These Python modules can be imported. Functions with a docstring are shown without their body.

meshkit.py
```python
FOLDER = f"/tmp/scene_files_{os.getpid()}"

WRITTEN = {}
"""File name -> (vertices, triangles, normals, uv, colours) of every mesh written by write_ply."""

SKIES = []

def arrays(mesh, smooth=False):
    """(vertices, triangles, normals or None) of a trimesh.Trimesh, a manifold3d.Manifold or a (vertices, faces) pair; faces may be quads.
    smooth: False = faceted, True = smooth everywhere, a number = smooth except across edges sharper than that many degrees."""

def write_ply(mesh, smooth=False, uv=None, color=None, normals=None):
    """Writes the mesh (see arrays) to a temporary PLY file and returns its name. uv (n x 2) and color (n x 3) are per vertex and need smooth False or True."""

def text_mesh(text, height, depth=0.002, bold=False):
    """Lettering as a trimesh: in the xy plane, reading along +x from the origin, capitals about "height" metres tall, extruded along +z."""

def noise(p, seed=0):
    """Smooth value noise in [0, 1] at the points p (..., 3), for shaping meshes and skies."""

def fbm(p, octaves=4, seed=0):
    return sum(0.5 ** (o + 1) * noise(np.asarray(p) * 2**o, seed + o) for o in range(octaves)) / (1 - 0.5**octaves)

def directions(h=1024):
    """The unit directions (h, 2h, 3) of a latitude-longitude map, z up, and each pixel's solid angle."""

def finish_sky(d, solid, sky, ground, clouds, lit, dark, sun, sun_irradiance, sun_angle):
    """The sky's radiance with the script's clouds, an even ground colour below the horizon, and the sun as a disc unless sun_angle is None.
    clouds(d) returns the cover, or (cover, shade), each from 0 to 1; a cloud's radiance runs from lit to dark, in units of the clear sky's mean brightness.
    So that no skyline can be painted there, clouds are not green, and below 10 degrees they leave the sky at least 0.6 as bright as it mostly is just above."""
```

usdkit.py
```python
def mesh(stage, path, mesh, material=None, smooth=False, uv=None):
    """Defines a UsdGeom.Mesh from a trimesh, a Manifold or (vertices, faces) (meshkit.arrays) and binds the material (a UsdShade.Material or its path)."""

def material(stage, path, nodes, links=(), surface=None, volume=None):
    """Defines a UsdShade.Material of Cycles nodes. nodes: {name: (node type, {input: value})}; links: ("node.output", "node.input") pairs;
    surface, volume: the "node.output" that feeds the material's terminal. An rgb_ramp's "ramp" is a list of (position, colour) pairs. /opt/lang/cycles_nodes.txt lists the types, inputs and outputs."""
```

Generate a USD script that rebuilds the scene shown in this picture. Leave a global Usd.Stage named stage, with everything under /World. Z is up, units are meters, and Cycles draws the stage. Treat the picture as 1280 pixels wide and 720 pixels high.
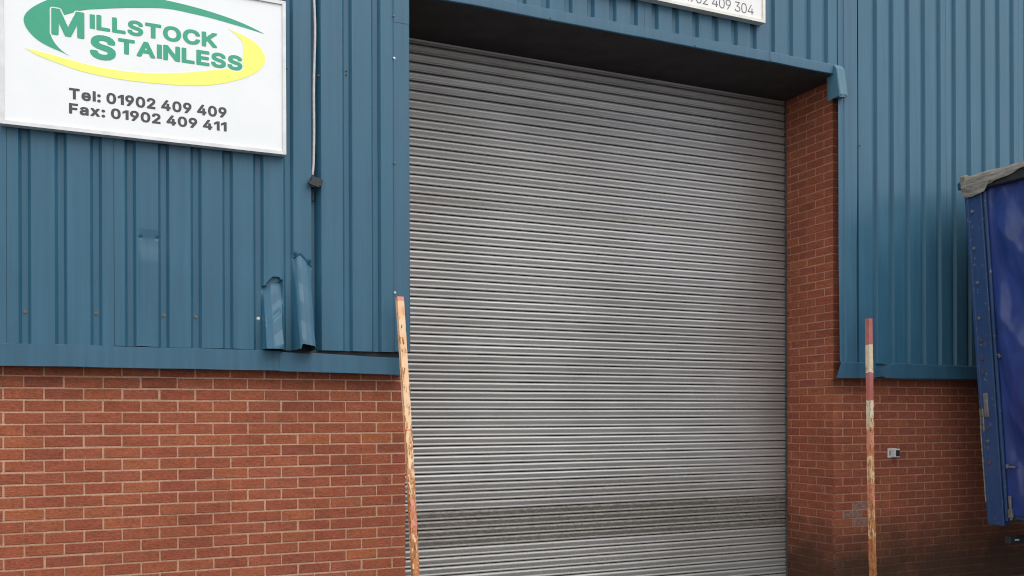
import math
import random

import numpy as np
import trimesh
import shapely
from shapely import affinity
from shapely.geometry import Polygon, box as sbox
import meshkit
import usdkit
from pxr import Gf, Sdf, Usd, UsdGeom, UsdLux, UsdShade

stage = Usd.Stage.CreateInMemory()
UsdGeom.SetStageUpAxis(stage, UsdGeom.Tokens.z)
UsdGeom.SetStageMetersPerUnit(stage, 1.0)
UsdGeom.Xform.Define(stage, "/World")
stage.SetDefaultPrim(stage.GetPrimAtPath("/World"))
UsdGeom.Scope.Define(stage, "/World/Looks")

# ------------------------------------------------------------------ camera
# x runs along the facade to the right, y into the building, z up; brick face of the facade at y = 0
CAM_POS = (0.3130, -6.5961, -0.1961)
YAW, PITCH, ROLL = 0.427247, 0.000239, -0.003486
FOCAL_PX, CENTRE_V = 1187.56, 522.0
EXPOSURE = 0.95


def camera():
    cy, sy, cp, sp = math.cos(YAW), math.sin(YAW), math.cos(PITCH), math.sin(PITCH)
    f = np.array([sy * cp, cy * cp, sp])
    r = np.array([cy, -sy, 0.0])
    u = np.cross(r, f)
    c, s = math.cos(ROLL), math.sin(ROLL)
    r, u = r * c + u * s, -r * s + u * c
    cam = UsdGeom.Camera.Define(stage, "/World/camera")
    m = Gf.Matrix4d(*r, 0, *u, 0, *(-f), 0, *CAM_POS, 1)
    cam.AddTransformOp().Set(m)
    cam.CreateHorizontalApertureAttr(36.0)
    cam.CreateVerticalApertureAttr(36.0 * 9 / 16)
    cam.CreateFocalLengthAttr(FOCAL_PX / 1280 * 36.0)
    cam.CreateVerticalApertureOffsetAttr((CENTRE_V - 360.0) / 1280 * 36.0)
    cam.CreateClippingRangeAttr(Gf.Vec2f(0.05, 500))
    cam.CreateExposureAttr(EXPOSURE)


camera()

# ------------------------------------------------------------------ sky and sun (overcast day)
SUN_DIR = np.array([0.32, -0.72, 0.95])
SUN_DIR /= np.linalg.norm(SUN_DIR)
sky_mat = usdkit.material(stage, "/World/Looks/sky", {
    "sky": ("sky_texture", {"sky_type": "single_scattering", "sun_disc": False, "sun_elevation": math.asin(SUN_DIR[2]), "sun_rotation": math.atan2(SUN_DIR[0], SUN_DIR[1])}),
    "tc": ("texture_coordinate", {}),
    "n": ("noise_texture", {"scale": 1.6, "detail": 5.0, "roughness": 0.55}),
    "ramp": ("rgb_ramp", {"ramp": [(0.30, (4.4, 4.5, 4.7)), (0.70, (7.0, 7.05, 7.2))]}),
    "m": ("mix", {"fac": 0.9}),
    "bg": ("background_shader", {"strength": 0.12}),
}, [("tc.generated", "n.vector"), ("n.fac", "ramp.fac"), ("sky.color", "m.color1"), ("ramp.color", "m.color2"), ("m.color", "bg.color")], surface="bg.background")
dome = UsdLux.DomeLight.Define(stage, "/World/sky")
dome.CreateIntensityAttr(1.0)
UsdShade.MaterialBindingAPI.Apply(dome.GetPrim()).Bind(sky_mat)
dome.GetPrim().SetCustomDataByKey("kind", "structure")

sun = UsdLux.DistantLight.Define(stage, "/World/sun")
sun.CreateIntensityAttr(0.2)
sun.CreateAngleAttr(45.0)
sun.CreateColorAttr(Gf.Vec3f(1.0, 0.97, 0.92))
sun.CreateNormalizeAttr(True)
_z = SUN_DIR
_x = np.cross([0, 0, 1.0], _z)
_x /= np.linalg.norm(_x)
_y = np.cross(_z, _x)
sun.AddTransformOp().Set(Gf.Matrix4d(*_x, 0, *_y, 0, *_z, 0, 0, 0, 20, 1))

# ------------------------------------------------------------------ helpers
_taken = {}


def numbered(parent, name):
    n = _taken.get((parent, name), -1) + 1
    _taken[(parent, name)] = n
    return name if n == 0 else f"{name}_{n:03d}"


def data(prim, **kw):
    for k, v in kw.items():
        if v:
            prim.SetCustomDataByKey(k, v)


def thing(name, label, category, loc=(0, 0, 0), group=None, kind=None):
    path = "/World/" + numbered("/World", name)
    x = UsdGeom.Xform.Define(stage, path)
    x.AddTranslateOp().Set(Gf.Vec3d(*loc))
    data(x.GetPrim(), label=label, category=category, group=group, kind=kind)
    ORIGIN[path] = np.array(loc, float)
    return path


ORIGIN = {}


def part(parent, name, mesh, mat, smooth=False, label=None, kind=None):
    """One Mesh prim under parent; the mesh comes in world coordinates."""
    path = parent + "/" + numbered(parent, name)
    v, f, n = meshkit.arrays(mesh, smooth)
    top = "/".join(parent.split("/")[:3])
    v = v - ORIGIN.get(top, np.zeros(3))
    m = UsdGeom.Mesh.Define(stage, path)
    from pxr import Vt
    m.CreatePointsAttr(Vt.Vec3fArray.FromNumpy(v.astype(np.float32)))
    m.CreateFaceVertexCountsAttr(Vt.IntArray.FromNumpy(np.full(len(f), 3, np.int32)))
    m.CreateFaceVertexIndicesAttr(Vt.IntArray.FromNumpy(f.astype(np.int32).ravel()))
    m.CreateSubdivisionSchemeAttr("none")
    if n is not None:
        m.CreateNormalsAttr(Vt.Vec3fArray.FromNumpy(n.astype(np.float32)))
        m.SetNormalsInterpolation("vertex")
    UsdShade.MaterialBindingAPI.Apply(m.GetPrim()).Bind(mat)
    data(m.GetPrim(), label=label, kind=kind)
    return path


def bx(x0, x1, y0, y1, z0, z1):
    b = trimesh.creation.box(extents=(x1 - x0, y1 - y0, z1 - z0))
    b.apply_translation(((x0 + x1) / 2, (y0 + y1) / 2, (z0 + z1) / 2))
    return b


def chamfered(x0, x1, y0, y1, z0, z1, c):
    """A box with all edges chamfered."""
    pts = []
    for sx in (0, 1):
        for sy in (0, 1):
            for sz in (0, 1):
                p = np.array([(x0, x1)[sx], (y0, y1)[sy], (z0, z1)[sz]], float)
                d = np.array([1 - 2 * sx, 1 - 2 * sy, 1 - 2 * sz]) * c
                for k in range(3):
                    e = d.copy()
                    e[k] = 0
                    pts.append(p + e)
    return trimesh.convex.convex_hull(np.array(pts))


def cat(ms):
    return trimesh.util.concatenate(ms)


def tube(pts, r, n=10):
    """A round tube along pts."""
    pts = np.asarray(pts, float)
    t = np.gradient(pts, axis=0)
    t /= np.linalg.norm(t, axis=1)[:, None]
    a = np.cross(t, [0.3, 1.0, 0.1])
    a /= np.linalg.norm(a, axis=1)[:, None]
    b = np.cross(t, a)
    ang = np.linspace(0, 2 * np.pi, n, endpoint=False)
    ring = pts[:, None] + r * (np.cos(ang)[None, :, None] * a[:, None] + np.sin(ang)[None, :, None] * b[:, None])
    v = ring.reshape(-1, 3)
    f = []
    for i in range(len(pts) - 1):
        for j in range(n):
            k = (j + 1) % n
            f += [[i * n + j, i * n + k, (i + 1) * n + k], [i * n + j, (i + 1) * n + k, (i + 1) * n + j]]
    c0, c1 = len(v), len(v) + 1
    v = np.vstack([v, pts[0], pts[-1]])
    L = (len(pts) - 1) * n
    for j in range(n):
        k = (j + 1) % n
        f += [[c0, k, j], [c1, L + j, L + k]]
    m = trimesh.Trimesh(v, f, process=False)
    m.fix_normals()
    return m


def grid_sheet(P, thick):
    """Closed sheet from an (nr, nc, 3) grid of points on its outer face; thick is the vector to its inner face."""
    nr, nc = P.shape[:2]
    a = P.reshape(-1, 3)
    b = a + np.asarray(thick)
    idx = np.arange(nr * nc).reshape(nr, nc)
    q0, q1, q2, q3 = idx[:-1, :-1].ravel(), idx[:-1, 1:].ravel(), idx[1:, 1:].ravel(), idx[1:, :-1].ravel()
    f = [np.stack([q0, q1, q2], 1), np.stack([q0, q2, q3], 1)]
    o = nr * nc
    f += [np.stack([q0 + o, q2 + o, q1 + o], 1), np.stack([q0 + o, q3 + o, q2 + o], 1)]
    for e, flip in ((idx[0], 1), (idx[-1], 0), (idx[:, 0], 0), (idx[:, -1], 1)):
        s, t = e[:-1], e[1:]
        if flip:
            s, t = t, s
        f += [np.stack([s, t, t + o], 1), np.stack([s, t + o, s + o], 1)]
    return trimesh.Trimesh(np.vstack([a, b]), np.vstack(f), process=False)


def extrude_x(poly, x0, x1):
    """A polygon in (y, z) pushed along x."""
    m = trimesh.creation.extrude_polygon(Polygon(poly), x1 - x0, engine="earcut")
    v = m.vertices.copy()
    m.vertices = np.stack([v[:, 2] + x0, v[:, 0], v[:, 1]], 1)
    m.fix_normals()
    return m


def flat_xz(shape, y_face, depth, y_back=None):
    """A shapely shape in (x, z) as a plate whose front stands at y_face (towards -y)."""
    out = []
    for g in getattr(shape, "geoms", [shape]):
        if g.area < 1e-8:
            continue
        m = trimesh.creation.extrude_polygon(g, depth, engine="earcut")
        v = m.vertices.copy()
        m.vertices = np.stack([v[:, 0], y_face + v[:, 2], v[:, 1]], 1)
        m.fix_normals()
        out.append(m)
    return cat(out)


def smoothstep(a, b, x):
    t = np.clip((x - a) / (b - a), 0, 1)
    return t * t * (3 - 2 * t)


def noise1(x, seed):
    x = np.asarray(x, float)
    return meshkit.noise(np.stack([x, np.zeros_like(x), np.zeros_like(x)], -1), seed)


# ------------------------------------------------------------------ materials
def mat(name, nodes, links, surface="p.BSDF"):
    return usdkit.material(stage, "/World/Looks/" + name, nodes, links, surface=surface)


def plain(name, color, rough=0.5, metallic=0.0, vary=0.12, scale=12.0, bump=0.0, spec=0.5):
    dark = tuple(c * (1 - vary) for c in color)
    lite = tuple(min(1, c * (1 + vary)) for c in color)
    nodes = {
        "g": ("geometry", {}),
        "n": ("noise_texture", {"scale": scale, "detail": 4.0, "roughness": 0.6}),
        "r": ("rgb_ramp", {"ramp": [(0.3, dark), (0.7, lite)]}),
        "p": ("principled_bsdf", {"roughness": rough, "metallic": metallic, "specular_ior_level": spec}),
    }
    links = [("g.position", "n.vector"), ("n.fac", "r.fac"), ("r.color", "p.base_color")]
    if bump:
        nodes["b"] = ("bump", {"distance": bump, "strength": 1.0})
        links += [("n.fac", "b.height"), ("b.normal", "p.normal")]
    return mat(name, nodes, links)


DAMP = (0.034, 0.025, 0.015)


def masonry(name, color, smear=0.0, rough_bump=0.004, stretch=True, vary=0.22):
    """Brick or mortar: blotches, grain, drag marks, lime bloom, and the damp algae at the foot of the right-hand wall."""
    dark = tuple(c * (1 - vary) for c in color)
    lite = tuple(min(1, c * (1 + vary)) for c in color)
    nodes = {
        "g": ("geometry", {}),
        "mp": ("mapping", {"scale": (9, 9, 30) if stretch else (14, 14, 14)}),
        "n1": ("noise_texture", {"scale": 1.0, "detail": 6.0, "roughness": 0.65}),
        "r1": ("rgb_ramp", {"ramp": [(0.28, dark), (0.72, lite)]}),
        "mf": ("mapping", {"scale": (42, 42, 120) if stretch else (150, 150, 150)}),
        "n2": ("noise_texture", {"scale": 1.0, "detail": 5.0, "roughness": 0.7}),
        "r2": ("rgb_ramp", {"ramp": [(0.33, (0.56, 0.55, 0.56)), (0.60, (1.07, 1.07, 1.07))]}),
        "mul": ("mix", {"mix_type": "multiply", "fac": 1.0}),
        "n3": ("noise_texture", {"scale": 1.3, "detail": 3.0}),
        "r3": ("rgb_ramp", {"ramp": [(0.35, (0.87, 0.86, 0.85)), (0.65, (1.05, 1.05, 1.05))]}),
        "mul2": ("mix", {"mix_type": "multiply", "fac": 1.0}),
        # damp
        "s": ("separate_xyz", {}),
        "dx": ("map_range", {"from_min": 5.0, "from_max": 6.6, "to_min": 0.0, "to_max": 1.0, "clamp": True}),
        "dz": ("map_range", {"from_min": -1.06, "from_max": -1.60, "to_min": 0.0, "to_max": 1.0, "clamp": True}),
        "nd": ("noise_texture", {"scale": 2.6, "detail": 5.0, "roughness": 0.6}),
        "nm": ("map_range", {"from_min": 0.3, "from_max": 0.7, "to_min": -0.25, "to_max": 0.40, "clamp": True}),
        "add": ("math", {"math_type": "add", "use_clamp": True}),
        "gate": ("math", {"math_type": "minimum"}),
        "dz2": ("map_range", {"from_min": -0.85, "from_max": -1.15, "to_min": 0.0, "to_max": 1.0, "clamp": True}),
        "gate2": ("math", {"math_type": "multiply"}),
        "sc": ("math", {"math_type": "multiply", "value2": 0.84}),
        "damp": ("mix", {"color2": DAMP}),
        "b": ("bump", {"distance": rough_bump, "strength": 0.8}),
        "p": ("principled_bsdf", {"roughness": 0.88, "specular_ior_level": 0.25}),
    }
    links = [("g.position", "mp.vector"), ("mp.vector", "n1.vector"), ("n1.fac", "r1.fac"), ("g.position", "mf.vector"), ("mf.vector", "n2.vector"),
             ("n2.fac", "r2.fac"), ("r1.color", "mul.color1"), ("r2.color", "mul.color2"), ("g.position", "n3.vector"), ("n3.fac", "r3.fac"),
             ("mul.color", "mul2.color1"), ("r3.color", "mul2.color2"),
             ("g.position", "s.vector"), ("s.x", "dx.value"), ("s.z", "dz.value"), ("g.position", "nd.vector"), ("nd.fac", "nm.value"),
             ("dz.result", "add.value1"), ("nm.result", "add.value2"), ("add.value", "gate.value1"), ("dx.result", "gate.value2"),
             ("s.z", "dz2.value"), ("gate.value", "gate2.value1"), ("dz2.result", "gate2.value2"),
             ("gate2.value", "sc.value1"), ("sc.value", "damp.fac"), ("mul2.color", "damp.color1"),
             ("n2.fac", "b.height"), ("b.normal", "p.normal")]
    last = "damp.color"
    if smear:
        nodes["ns"] = ("noise_texture", {"scale": 38.0, "detail": 6.0, "roughness": 0.7})
        nodes["rs"] = ("rgb_ramp", {"ramp": [(0.5 - 0.3 * smear, (1, 1, 1)), (0.62, (0.05, 0.05, 0.05))]})
        nodes["sm"] = ("mix", {"color2": (0.36, 0.31, 0.26)})
        links += [("g.position", "ns.vector"), ("ns.fac", "rs.fac"), ("rs.color", "sm.fac"), (last, "sm.color1")]
        last = "sm.color"
    links.append((last, "p.base_color"))
    return mat(name, nodes, links)


BRICK_TONES = [(0.345, 0.100, 0.050), (0.325, 0.094, 0.048), (0.355, 0.106, 0.052), (0.330, 0.092, 0.050), (0.305, 0.088, 0.048), (0.362, 0.112, 0.054),
               (0.338, 0.102, 0.055), (0.300, 0.086, 0.046), (0.395, 0.122, 0.053), (0.282, 0.082, 0.048)]
BRICK_WEIGHTS = [6, 6, 5, 6, 4, 4, 5, 1.6, 0.8, 0.6]
M_BRICK = [masonry(f"brick_{i}", c) for i, c in enumerate(BRICK_TONES)]
M_SMEAR = masonry("brick_smeared", (0.22, 0.075, 0.045), smear=1.0)
M_MORTAR = masonry("mortar", (0.55, 0.33, 0.22), stretch=False, rough_bump=0.002, vary=0.10)
M_MORTAR_R = masonry("mortar_pier", (0.47, 0.26, 0.18), stretch=False, rough_bump=0.002, vary=0.15)


def cladding_paint(name, color, rough=0.46, chips=None):
    """Plastisol-coated steel: faint vertical washing streaks, chalky patches."""
    nodes = {
        "g": ("geometry", {}),
        "mp": ("mapping", {"scale": (24, 24, 0.9)}),
        "n1": ("noise_texture", {"scale": 1.0, "detail": 5.0, "roughness": 0.6}),
        "r1": ("rgb_ramp", {"ramp": [(0.3, tuple(c * 0.88 for c in color)), (0.7, tuple(c * 1.10 for c in color))]}),
        "n2": ("noise_texture", {"scale": 2.2, "detail": 4.0}),
        "r2": ("rgb_ramp", {"ramp": [(0.3, (0.90, 0.92, 0.93)), (0.7, (1.07, 1.05, 1.03))]}),
        "mul": ("mix", {"mix_type": "multiply", "fac": 1.0}),
        "n3": ("noise_texture", {"scale": 70.0 if chips is None else 26.0, "detail": 4.0 if chips is None else 7.0, "roughness": 0.7}),
        "r3": ("rgb_ramp", {"ramp": [(0.60, (0, 0, 0)), (0.78, (0.35, 0.35, 0.35))] if chips is None else [(0.62, (0, 0, 0)), (0.66, (0.8, 0.8, 0.8))]}),
        "dirt": ("mix", {"color2": chips or (0.10, 0.10, 0.09)}),
        "rr": ("map_range", {"from_min": 0.3, "from_max": 0.7, "to_min": rough - 0.06, "to_max": rough + 0.08}),
        "b": ("bump", {"distance": 0.0015, "strength": 0.35}),
        "nb": ("noise_texture", {"scale": 5.0, "detail": 2.0}),
        "p": ("principled_bsdf", {"specular_ior_level": 0.47}),
    }
    links = [("g.position", "mp.vector"), ("mp.vector", "n1.vector"), ("n1.fac", "r1.fac"), ("g.position", "n2.vector"), ("n2.fac", "r2.fac"),
             ("r1.color", "mul.color1"), ("r2.color", "mul.color2"), ("g.position", "n3.vector"), ("n3.fac", "r3.fac"), ("r3.color", "dirt.fac"),
             ("mul.color", "dirt.color1"), ("dirt.color", "p.base_color"), ("n2.fac", "rr.value"), ("rr.result", "p.roughness"),
             ("g.position", "nb.vector"), ("nb.fac", "b.height"), ("b.normal", "p.normal")]
    return mat(name, nodes, links)


BLUE = (0.028, 0.110, 0.174)
M_CLAD = cladding_paint("cladding_blue", BLUE)
M_FLASH = cladding_paint("flashing_blue", (0.033, 0.110, 0.174), 0.5)
M_CAP = cladding_paint("cap_blue", (0.070, 0.170, 0.240), 0.45)


def steel_slat(name, tone, dirt, rough):
    """Galvanised slat: brushed streaks along x, brown grime in the hinge, speckled dirt where it is bad."""
    nodes = {
        "g": ("geometry", {}),
        "mp": ("mapping", {"scale": (1.6, 40, 60)}),
        "n1": ("noise_texture", {"scale": 1.0, "detail": 6.0, "roughness": 0.65}),
        "r1": ("rgb_ramp", {"ramp": [(0.3, tuple(c * 0.84 for c in tone)), (0.7, tuple(c * 1.10 for c in tone))]}),
        "mk": ("mapping", {"scale": (14, 30, 90) if dirt < 0.3 else (34, 34, 85)}),
        "n2": ("noise_texture", {"scale": 1.0, "detail": 5.0, "roughness": 0.75}),
        "r2": ("rgb_ramp", {"ramp": [(0.60 - 0.22 * dirt, (0, 0, 0)), (0.74, (0.15 + 0.75 * dirt,) * 3)]}),
        "d": ("mix", {"color2": (0.085, 0.072, 0.055)}),
        "n4": ("noise_texture", {"scale": 0.9, "detail": 3.0}),
        "r4": ("rgb_ramp", {"ramp": [(0.35, (0.86, 0.85, 0.84)), (0.65, (1.06, 1.06, 1.06))]}),
        "mul": ("mix", {"mix_type": "multiply", "fac": 1.0}),
        # grime band in the hinge, repeating with the 75 mm pitch of the slats
        "s": ("separate_xyz", {}),
        "off": ("math", {"math_type": "add", "value2": 9.0 - 0.0245}),
        "div": ("math", {"math_type": "divide", "value2": 0.075}),
        "fr": ("math", {"math_type": "fraction"}),
        "gr": ("rgb_ramp", {"ramp": [(0.0, (0.9, 0.9, 0.9)), (0.10, (0.50, 0.50, 0.50)), (0.28, (0.40, 0.40, 0.40)), (0.36, (0.10, 0.10, 0.10)), (0.5, (0, 0, 0)), (0.95, (0, 0, 0)), (0.98, (0.7, 0.7, 0.7)), (1.0, (0.9, 0.9, 0.9))]}),
        "grime": ("mix", {"color2": (0.30, 0.265, 0.235)}),
        "rr": ("map_range", {"from_min": 0.3, "from_max": 0.7, "to_min": rough - 0.05, "to_max": rough + 0.12}),
        "ms": ("map_range", {"from_min": 0.0, "from_max": 1.0, "to_min": 0.56, "to_max": 0.05, "clamp": True}),
        "b": ("bump", {"distance": 0.001 + 0.002 * dirt, "strength": 0.5}),
        "p": ("principled_bsdf", {"specular_ior_level": 0.5}),
    }
    links = [("g.position", "mp.vector"), ("mp.vector", "n1.vector"), ("n1.fac", "r1.fac"), ("g.position", "mk.vector"), ("mk.vector", "n2.vector"),
             ("n2.fac", "r2.fac"), ("r2.color", "d.fac"), ("r1.color", "d.color1"), ("g.position", "n4.vector"), ("n4.fac", "r4.fac"),
             ("d.color", "mul.color1"), ("r4.color", "mul.color2"), ("g.position", "s.vector"), ("s.z", "off.value1"), ("off.value", "div.value1"),
             ("div.value", "fr.value1"), ("fr.value", "gr.fac"), ("gr.color", "grime.fac"), ("mul.color", "grime.color1"), ("grime.color", "p.base_color"),
             ("n1.fac", "rr.value"), ("rr.result", "p.roughness"), ("gr.color", "ms.value"), ("ms.result", "p.metallic"), ("n2.fac", "b.height"), ("b.normal", "p.normal")]
    return mat(name, nodes, links)


M_SLAT = [steel_slat("slat_a", (0.400, 0.397, 0.388), 0.05, 0.42), steel_slat("slat_b", (0.380, 0.377, 0.368), 0.10, 0.45), steel_slat("slat_c", (0.415, 0.412, 0.403), 0.07, 0.41)]
M_SLAT_DIRTY = [steel_slat("slat_dirty_a", (0.31, 0.295, 0.275), 1.15, 0.55), steel_slat("slat_dirty_b", (0.29, 0.28, 0.26), 1.0, 0.52)]
M_SLAT_DULL = steel_slat("slat_dull", (0.370, 0.364, 0.350), 0.40, 0.50)

M_WHITE = plain("sign_white", (0.83, 0.84, 0.83), 0.35, vary=0.02, scale=3)
M_FRAME = plain("sign_frame", (0.70, 0.70, 0.69), 0.40, vary=0.12, scale=9)
M_CREAM = plain("sign_cream", (0.80, 0.79, 0.76), 0.4, vary=0.03, scale=4)
M_CREAMFRAME = plain("sign_cream_frame", (0.70, 0.68, 0.60), 0.45, vary=0.12, scale=14)
M_GREEN = plain("print_green", (0.034, 0.345, 0.200), 0.4, vary=0.03)
M_YELLOW = plain("print_yellow", (0.92, 0.90, 0.18), 0.4, vary=0.02)
M_INK = plain("print_grey", (0.056, 0.052, 0.056), 0.45, vary=0.05)
M_INK2 = plain("print_grey_thin", (0.14, 0.13, 0.13), 0.45, vary=0.05)
M_CABLE = plain("cable_white", (0.52, 0.49, 0.45), 0.5, vary=0.15, scale=30)
M_BLACK = plain("clip_black", (0.018, 0.018, 0.021), 0.5, vary=0.3, scale=40)
M_SCREW = plain("screw_metal", (0.16, 0.13, 0.11), 0.5, 0.6, vary=0.4, scale=200)
M_SCREWLIGHT = plain("screw_zinc", (0.55, 0.54, 0.50), 0.4, 0.7, vary=0.2, scale=200)
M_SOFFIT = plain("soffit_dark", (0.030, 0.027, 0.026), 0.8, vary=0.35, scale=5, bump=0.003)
M_SHELL = plain("blockwork", (0.20, 0.19, 0.18), 0.9)
M_RAIL = plain("guide_steel", (0.10, 0.095, 0.09), 0.6, 0.4, vary=0.35, scale=20)
M_ASPHALT = plain("asphalt", (0.105, 0.102, 0.098), 0.9, vary=0.3, scale=60, bump=0.01)
M_STONE = plain("pebble", (0.45, 0.43, 0.39), 0.8, vary=0.3, scale=40)
M_PLASTIC = plain("box_plastic", (0.56, 0.56, 0.52), 0.45, vary=0.12, scale=60)
M_PLASTICDARK = plain("box_window", (0.030, 0.024, 0.022), 0.25, vary=0.3, scale=60)


def post_paint(name, bands, rust_cut):
    """Banded paint worn through to orange rust; bands: (z of the lower edge, colour) from the top down."""
    lo, hi = -1.75, 0.75
    stops, prev = [], None
    b = sorted(bands)
    for z, c in b:
        stops.append((max(0.0, (z - lo) / (hi - lo)), c))
    nodes = {
        "g": ("geometry", {}),
        "s": ("separate_xyz", {}),
        "nw": ("noise_texture", {"scale": 22.0, "detail": 3.0}),
        "w": ("math", {"math_type": "multiply_add", "value2": 0.03, "value3": -0.015}),
        "ad": ("math", {"math_type": "add"}),
        "mr": ("map_range", {"from_min": lo, "from_max": hi, "to_min": 0.0, "to_max": 1.0, "clamp": True}),
        "rb": ("rgb_ramp", {"ramp": stops, "interpolate": False}),
        "mp": ("mapping", {"scale": (45, 45, 14)}),
        "n1": ("noise_texture", {"scale": 1.0, "detail": 8.0, "roughness": 0.72}),
        "zr": ("map_range", {"from_min": lo, "from_max": hi, "to_min": 0.17, "to_max": -0.04, "clamp": True}),
        "sum": ("math", {"math_type": "add"}),
        "r1": ("rgb_ramp", {"ramp": [(rust_cut - 0.02, (0, 0, 0)), (rust_cut + 0.05, (1, 1, 1))]}),
        "n2": ("noise_texture", {"scale": 60.0, "detail": 5.0, "roughness": 0.7}),
        "r2": ("rgb_ramp", {"ramp": [(0.27, (0.10, 0.030, 0.012)), (0.40, (0.46, 0.15, 0.045)), (0.66, (0.74, 0.34, 0.12))]}),
        "n3": ("noise_texture", {"scale": 9.0, "detail": 4.0}),
        "r3": ("rgb_ramp", {"ramp": [(0.3, (0.94, 0.70, 0.52)), (0.6, (1.05, 1.0, 0.97))]}),
        "mul": ("mix", {"mix_type": "multiply", "fac": 1.0}),
        "m": ("mix", {}),
        "b": ("bump", {"distance": 0.003, "strength": 0.7}),
        "p": ("principled_bsdf", {"roughness": 0.62}),
    }
    links = [("g.position", "s.vector"), ("g.position", "nw.vector"), ("nw.fac", "w.value1"), ("s.z", "ad.value1"), ("w.value", "ad.value2"), ("ad.value", "mr.value"),
             ("mr.result", "rb.fac"), ("g.position", "mp.vector"), ("mp.vector", "n1.vector"), ("s.z", "zr.value"), ("n1.fac", "sum.value1"), ("zr.result", "sum.value2"),
             ("sum.value", "r1.fac"), ("g.position", "n2.vector"), ("n2.fac", "r2.fac"), ("g.position", "n3.vector"), ("n3.fac", "r3.fac"),
             ("rb.color", "mul.color1"), ("r3.color", "mul.color2"), ("mul.color", "m.color1"), ("r2.color", "m.color2"), ("r1.color", "m.fac"),
             ("m.color", "p.base_color"), ("r1.color", "b.height"), ("b.normal", "p.normal")]
    return mat(name, nodes, links)


RED, WHT, CRM, PNK = (0.50, 0.175, 0.165), (0.80, 0.73, 0.55), (0.92, 0.66, 0.42), (0.78, 0.34, 0.24)
M_POST_L = post_paint("post_paint_left", [(-1.75, (0.5, 0.2, 0.08)), (-1.25, CRM), (-1.02, PNK), (-0.75, CRM), (-0.52, CRM), (-0.29, PNK), (-0.28, CRM), (0.62, PNK)], 0.585)
M_POST_R = post_paint("post_paint_right", [(-1.75, (0.40, 0.15, 0.07)), (-1.0, (0.5, 0.19, 0.10)), (-0.79, CRM), (-0.55, PNK), (-0.31, PNK), (-0.057, WHT), (0.182, RED)][0:0] +
                      [(-1.75, (0.40, 0.15, 0.07)), (-1.27, CRM), (-1.02, PNK), (-0.79, CRM), (-0.55, PNK), (-0.311, WHT), (-0.057, RED), (0.182, WHT), (0.428, RED)], 0.585)
M_RUST = plain("rusty_edge", (0.42, 0.17, 0.06), 0.8, vary=0.55, scale=55, bump=0.003)

TRUCK_BLUE = (0.026, 0.062, 0.160)
M_TRUCK = cladding_paint("trailer_frame_blue", TRUCK_BLUE, 0.45, (0.30, 0.29, 0.27))


def curtain_mat():
    c = (0.025, 0.050, 0.200)
    return mat("trailer_curtain", {
        "g": ("geometry", {}),
        "n1": ("noise_texture", {"scale": 3.0, "detail": 5.0, "roughness": 0.6}),
        "r1": ("rgb_ramp", {"ramp": [(0.3, tuple(x * 0.7 for x in c)), (0.7, tuple(x * 1.2 for x in c))]}),
        "mp": ("mapping", {"scale": (8, 8, 60)}),
        "n2": ("noise_texture", {"scale": 4.0, "detail": 6.0, "roughness": 0.75}),
        "r2": ("rgb_ramp", {"ramp": [(0.60, (0, 0, 0)), (0.72, (0.28, 0.28, 0.28))]}),
        "d": ("mix", {"color2": (0.20, 0.19, 0.19)}),
        "p": ("principled_bsdf", {"roughness": 0.33}),
    }, [("g.position", "n1.vector"), ("n1.fac", "r1.fac"), ("g.position", "mp.vector"), ("g.position", "n2.vector"), ("n2.fac", "r2.fac"), ("r2.color", "d.fac"), ("r1.color", "d.color1"), ("d.color", "p.base_color")])


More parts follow.
